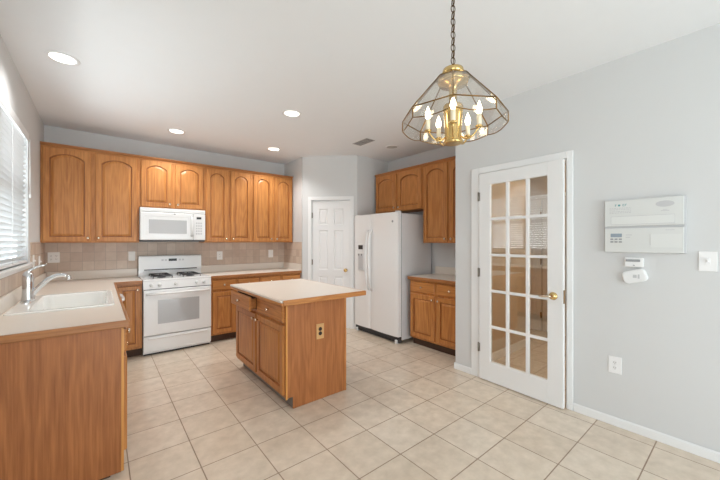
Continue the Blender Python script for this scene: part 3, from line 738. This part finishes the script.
for xx, dpar in ((sp - .035, fl), (sp + .035, fr_)):
    pts = []
    for k in range(15):
        q = k / 14; pts.append((xx, -.008 - .052 * math.sin(PI * q) ** .45, .665 + .885 * q))
    MB().tube(pts, [.012 + .003 * math.sin(PI * k / 14) for k in range(15)], 10).build('handle', M['appl'], dpar)
dp = MB()
dx0, dx1, dz0, dz1 = .105, .255, .935, 1.355
R = lambda k, yy, a=dx0, c=dx1, e=dz0, f=dz1: [(a + k, yy, e + k), (c - k, yy, e + k), (c - k, yy, f - k), (a + k, yy, f - k)]
dp.loops([R(0, .004), R(0, -.010), R(.006, -.013), R(.014, -.013)])
dsp = dp.build('dispenser', M['appl2'], fl)
MB().box(.128, .232, -.0148, -.0125, 1.262, 1.325, .001).build('display', M['black'], dsp)
MB().box(.126, .234, -.0142, -.0125, .960, 1.165, .001).build('recess', M['lgrey'], dsp)
MB().box(.128, .155, -.024, -.013, 1.165, 1.195, .002).box(.195, .222, -.024, -.013, 1.165, 1.195, .002).build('paddle', M['grey'], dsp)
MB().box(.128, .232, -.022, -.013, .955, .966, .002).build('drip_tray', M['lgrey'], dsp)
MB().lathe([(.016, 0), (.016, .002), (.002, .003)], (w - .095, -.003, 1.655), (0, -1, 0), 18).build('badge', M['grey'], fr_)
kg = MB().box(.01, w - .01, .03, .10, .012, .085, .003, m=M['iron'])
for i in range(12): kg.box(.06 + i * .068, .10 + i * .068, .026, .031, .030, .044, .002, m=M['black'])
kg.build('kick_grille', M['iron'], t)
for xx in (.03, w - .07):
    MB().box(xx, xx + .04, .012, .07, .0, .05, .006).build('foot', M['appl2'], t)
    MB().box(xx, xx + .05, .02, .09, fh + .001, fh + .018, .005).build('hinge_cover', M['appl2'], t)

# ------------------------------------------------------------------ wall plates
def plate(name, label, cat, loc, rz, w=.072, h=.118, kind='outlet', mat='plate', group=None):
    t = thing(name, label, cat, loc, rz, group)
    MB().box(-w / 2, w / 2, -.006, 0, -h / 2, h / 2, .003).build('cover_plate', M[mat], t)
    n = 2 if w > .09 else 1
    for i in range(n):
        cx_ = 0 if n == 1 else (-.023 + .046 * i)
        if kind == 'outlet':
            for zz in (-.0195, .0195):
                s_ = MB().lathe([(.0165, 0), (.0165, .0015)], (cx_, -.006, zz), (0, -1, 0), 16).build('socket', M[mat], t)
                sl = MB()
                for dx in (-.006, .006): sl.box(cx_ + dx - .0014, cx_ + dx + .0014, -.0082, -.007, zz - .004, zz + .006)
                sl.lathe([(.0024, 0), (.0024, .0012)], (cx_, -.007, zz - .010), (0, -1, 0), 8).build('slots', M['socket'], s_)
        else:
            MB().box(cx_ - .011, cx_ + .011, -.008, -.006, -.022, .022, .001).build('switch_surround', M[mat], t)
            MB().box(cx_ - .005, cx_ + .005, -.019, -.007, -.004, .010, .002).build('toggle', M[mat], t)
    return t
sy = YB - .0065
G = 'plates on the tiled splash'
plate('wall_outlet', 'white double outlet plate on tile in the corner behind the sink', 'outlet', (-.425, sy, 1.190), 0, .105, .125, 'outlet', group=G)
plate('light_switch', 'single white switch plate on tile just left of the stove', 'switch', (.330, sy, 1.186), 0, .075, .125, 'switch', group=G)
plate('wall_outlet', 'white outlet plate on tile just right of the stove', 'outlet', (1.443, sy, 1.163), 0, .085, .13, 'outlet', group=G)
plate('light_switch', 'white switch plate on tile nearest the pantry wall', 'switch', (2.276, sy, 1.172), 0, .085, .13, 'switch', group=G)
plate('light_switch', 'switch plate on the left wall tile next to the window sill end', 'switch', (XL + .0065, 4.40, 1.19), PI / 2, .075, .12, 'switch', group=G)
plate('light_switch', 'switch plate on the left wall tile nearest the room corner', 'switch', (XL + .0065, 4.78, 1.165), PI / 2, .075, .12, 'switch', group=G)
plate('wall_outlet', 'white outlet low on the grey wall right of the glazed door', 'outlet', (XR - .0005, .656, .455), -PI / 2, .08, .125, 'outlet', 'wplate')
plate('light_switch', 'white toggle switch on the grey wall right of the alarm panel', 'switch', (XR - .0005, .184, 1.254), -PI / 2, .082, .128, 'switch', 'wplate')

# ------------------------------------------------------------------ alarm panel and small devices on the right wall (local x to the right, front -y)
t = thing('alarm_panel', 'pale two-section alarm control panel on the right wall', 'control panel', (XR - .0005, .497, 1.300), -PI / 2)
pw_, phh = .430, .384
MB().box(-pw_ / 2 - .003, pw_ / 2 + .003, -.024, 0, 0, phh, .003).build('housing', M['lgrey'], t)
def flap(z0, z1, nm): return MB().box(-pw_ / 2, pw_ / 2 - .006, -.034, -.022, z0, z1, .003).build(nm, M['panel'], t)
up = flap(.192, .382, 'upper_cover'); lo = flap(.002, .176, 'lower_cover')
yf = -.0345
lg = MB()
# small wordmark: strokes of illegible letters with a round dot in the middle
for (x0, x1, z0, z1) in ((-.152, -.149, .338, .352), (-.152, -.143, .350, .353), (-.152, -.145, .344, .346), (-.108, -.105, .339, .352), (-.108, -.097, .350, .353), (-.108, -.097, .338, .341), (-.094, -.091, .339, .352), (-.094, -.084, .350, .353)):
    lg.box(x0, x1, yf, yf + .001, z0, z1)
lg.lathe([(.0075, 0), (.0075, .0006)], (-.128, yf + .0006, .345), (0, -1, 0), 14).build('wordmark', M['teal'], up)
tx = MB()
for r_, zz in enumerate((.322, .312, .298, .288)):
    x = -.185
    while x < -.062:
        l_ = random.uniform(.006, .018); tx.box(x, min(x + l_, -.06), yf, yf + .001, zz, zz + .0045); x += l_ + .004
tx.build('printed_text', M['lgrey'], up)
ovl = [(.118 + .047 * math.cos(a), .337 + .021 * math.sin(a)) for a in [2 * PI * k / 28 for k in range(28)]]
MB().loops([[(p[0], yf + .001, p[1]) for p in ovl], [(p[0], yf - .001, p[1]) for p in ovl]]).build('speaker_oval', M['lgrey'], up)
MB().box(.098, .140, yf, yf + .001, .288, .292).box(.108, .130, yf, yf + .001, .296, .299).build('printed_text', M['lgrey'], up)
MB().box(-.175, .165, yf - .001, yf + .002, .206, .262, .001).build('card', M['paper'], up)
MB().box(-.177, .167, yf - .0002, yf + .001, .2035, .2645).build('card_border', M['lgrey'], up)
MB().box(-.178, -.112, yf - .002, yf + .002, .112, .138, .001).build('display', M['lcd'], lo)
for i in range(3):
    for j in range(2): MB().box(-.180 + i * .025, -.162 + i * .025, yf - .002, yf + .002, .072 + j * .020, .082 + j * .020, .001).build('button', M['grey'], lo)
MB().box(-.09, -.055, yf, yf + .001, .125, .130).box(-.09, -.065, yf, yf + .001, .108, .113).box(.12, .165, yf, yf + .001, .157, .160).build('printed_text', M['lgrey'], lo)
MB().box(.045, .200, yf - .0006, yf + .001, .040, .130).build('card', M['paper'], lo)
MB().box(.042, .044, yf - .001, yf + .001, .055, .130).build('card_edge', M['lgrey'], lo)
t = thing('thermostat', 'tiny white wall display just beneath the alarm panel', 'thermostat', (XR - .0005, .545, 1.230), -PI / 2)
MB().box(-.054, .054, -.020, 0, -.034, .034, .006).build('case', M['white'], t)
MB().box(-.046, .036, -.0212, -.018, .004, .022, .002).build('display', M['grey'], t)
MB().box(-.004, .006, -.021, -.019, -.024, -.018).build('button', M['grey'], t)
t = thing('wall_sensor', 'tilted rounded white sensor box below the tiny wall display', 'sensor', (XR - .0005, .540, 1.130), -PI / 2)
b = MB(); pts = rr(-.068, .068, -.045, .045, .028, 0, 6)
ang = math.radians(17); rot = lambda p, k=1.0: (p[0] * k * math.cos(ang) - p[1] * k * math.sin(ang), p[0] * k * math.sin(ang) + p[1] * k * math.cos(ang))
b.loops([[(rot(p, k)[0], y_, rot(p, k)[1]) for p in pts] for k, y_ in ((1, 0), (1, -.024), (.95, -.032), (.85, -.034))])
b.build('case', M['white'], t)
MB().box(-.006, .014, -.0352, -.033, -.010, .012, .001).box(.020, .030, -.0352, -.033, -.014, .016, .001).build('printed_mark', M['lgrey'], t)

# ------------------------------------------------------------------ ceiling fittings
def can(x, y, label, lit=True, p=41):
    t = thing('recessed_light', label, 'ceiling light', (x, y, CEIL), 0, 'recessed ceiling lights')
    MB().lathe([(.100, 0), (.100, -.003), (.094, -.006), (.080, -.006), (.076, -.002)], n=32, cap=False).build('trim_ring', M['white'], t)
    MB().lathe([(.079, -.0005), (.079, -.0015)], n=32).build('lens', M['lit'] if lit else M['baffle'], t)
    if lit: spot('can_light', (x, y, CEIL - .03), p, (1.0, 0.985, 0.965)).parent = None
    return t
can(-.215, 3.24, 'lit recessed ceiling light nearest the kitchen window', p=20)
can(.735, 4.50, 'lit recessed ceiling light above the microwave')
can(1.585, 3.10, 'lit recessed ceiling light over the far part of the island')
can(1.99, 4.46, 'lit recessed ceiling light near the pantry end of the back cabinets')
can(3.27, 3.29, 'unlit recessed ceiling light in front of the refrigerator cabinets', lit=False)
t = thing('ceiling_vent', 'small grey louvred vent in the ceiling near the pantry corner', 'vent', (2.80, 3.37, CEIL), 0)
MB().box(-.075, .075, -.155, .155, -.006, 0, .003).build('frame', M['vent'], t)
v = MB()
for i in range(9):
    for y0, y1 in ((-.135, -.005), (.005, .135)): v.box(-.056 + i * .0135, -.050 + i * .0135, y0, y1, -.009, -.005)
MB().box(-.06, .06, -.14, .14, -.0068, -.005).build('opening', M['ventdark'], t)
v.build('louvres', M['vent'], t)

# ------------------------------------------------------------------ chandelier
cx_, cy_ = 1.390, .962
t = thing('chandelier', 'brass and clear glass eight-sided chandelier hanging from a chain', 'chandelier', (cx_, cy_, 0))
aim = math.atan2(-cy_, -cx_)
def ring(R, z, k): a = aim + k * PI / 4; return Vector((R * math.cos(a), R * math.sin(a), z))
R0, Z0, R1, Z1, Z2 = .085, 2.205, .257, 2.012, 1.962
def hem(k, q):      # scalloped lower edge
    p = ring(.257, Z2, k).lerp(ring(.257, Z2, k + 1), q); p.z -= .014 * math.sin(PI * q); out = Vector((p.x, p.y, 0)).normalized() * .006 * math.sin(PI * q)
    return p + out
for k in range(8):
    b = MB()
    def slab(P, b=b):
        n = (P[1] - P[0]).cross(P[-1] - P[0]).normalized() * .0012
        b.loops([[p - n for p in P], [p + n for p in P]])
    slab([ring(R0, Z0, k), ring(R0, Z0, k + 1), ring(R1, Z1, k + 1), ring(R1, Z1, k)])
    b.build('glass_pane', M['lampglass'], t)
    b = MB(); P = [ring(R1, Z1, k), ring(R1, Z1, k + 1)] + [hem(k, 1 - q / 8) for q in range(9)]
    n = (P[1] - P[0]).cross(Vector((0, 0, 1))).normalized() * .0012
    b.loops([[p - n for p in P], [p + n for p in P]])
    b.build('glass_pane', M['lampglass'], t)
b = MB(); cr = .0032
for k in range(8):
    b.tube([ring(R0, Z0, k), ring(R1, Z1, k), ring(R1, Z2, k)], cr, 6)
    b.tube([ring(R1, Z1, k), ring(R1, Z1, k + 1)], cr, 6)
    b.tube([ring(R0, Z0, k), ring(R0, Z0, k + 1)], cr, 6)
    b.tube([hem(k, q / 8) for q in range(9)], .0025, 6)
b.build('brass_frame', M['abrass'], t)
MB().lathe([(.083, 2.205), (.083, 2.209), (.03, 2.214), (.028, 2.222), (.050, 2.226), (.054, 2.236), (.050, 2.252), (.030, 2.262), (.012, 2.268), (.008, 2.278), (.002, 2.282)], n=32).build('cap', M['brass'], t)
MB().lathe([(.082, 2.202), (.070, 2.175), (.030, 2.165), (.020, 2.15), (.020, 2.08), (.046, 2.07), (.050, 2.06), (.044, 2.00), (.040, 1.90), (.048, 1.885), (.048, 1.877), (.038, 1.874)], n=28).build('centre_column', M['brass'], t)
for k in range(5):
    a = aim + k * 2 * PI / 5; d = Vector((math.cos(a), math.sin(a), 0)); r = .128
    arm = []
    for q in range(11):
        u = q / 10; arm.append(d * (.036 + (r - .036) * u) + Vector((0, 0, 1.910 - .026 * math.sin(PI * u) + .028 * u * u)))
    ar = MB().tube(arm, .0045, 8).lathe([(.006, -.004), (.017, .0), (.018, .006), (.010, .010)], tuple(d * r + Vector((0, 0, 1.936))), n=14).build('arm', M['brass'], t)
    base = d * r + Vector((0, 0, 1.944))
    MB().lathe([(.0115, 0), (.0115, .052), (.009, .054)], tuple(base), n=14).build('candle_sleeve', M['candle'], ar)
    MB().lathe([(.007, .054), (.013, .066), (.0145, .078), (.010, .096), (.004, .112), (.001, .120)], tuple(base), n=14).build('bulb', M['bulb'], ar)
    l = point('candle_light', (cx_ + d.x * r, cy_ + d.y * r, 2.02), 1.3, (1.0, .80, .55), .014)
ch = MB(); z = 2.296; i = 0
while z < CEIL - .045:
    ax = (math.cos(i * PI / 2 + aim + .6), math.sin(i * PI / 2 + aim + .6), 0)
    ch.torus((0, 0, z), .0115, .0024, ax, n=14, k=6, stretch=1.65); z += .033; i += 1
ch.tube([(0.002, 0, 2.28), (0.002, .001, CEIL - .02)], .0022, 6)
ch.build('chain', M['bronze'], t)
MB().lathe([(.062, CEIL), (.062, CEIL - .006), (.048, CEIL - .022), (.014, CEIL - .032), (.010, CEIL - .042)], n=28).build('canopy', M['abrass'], t)
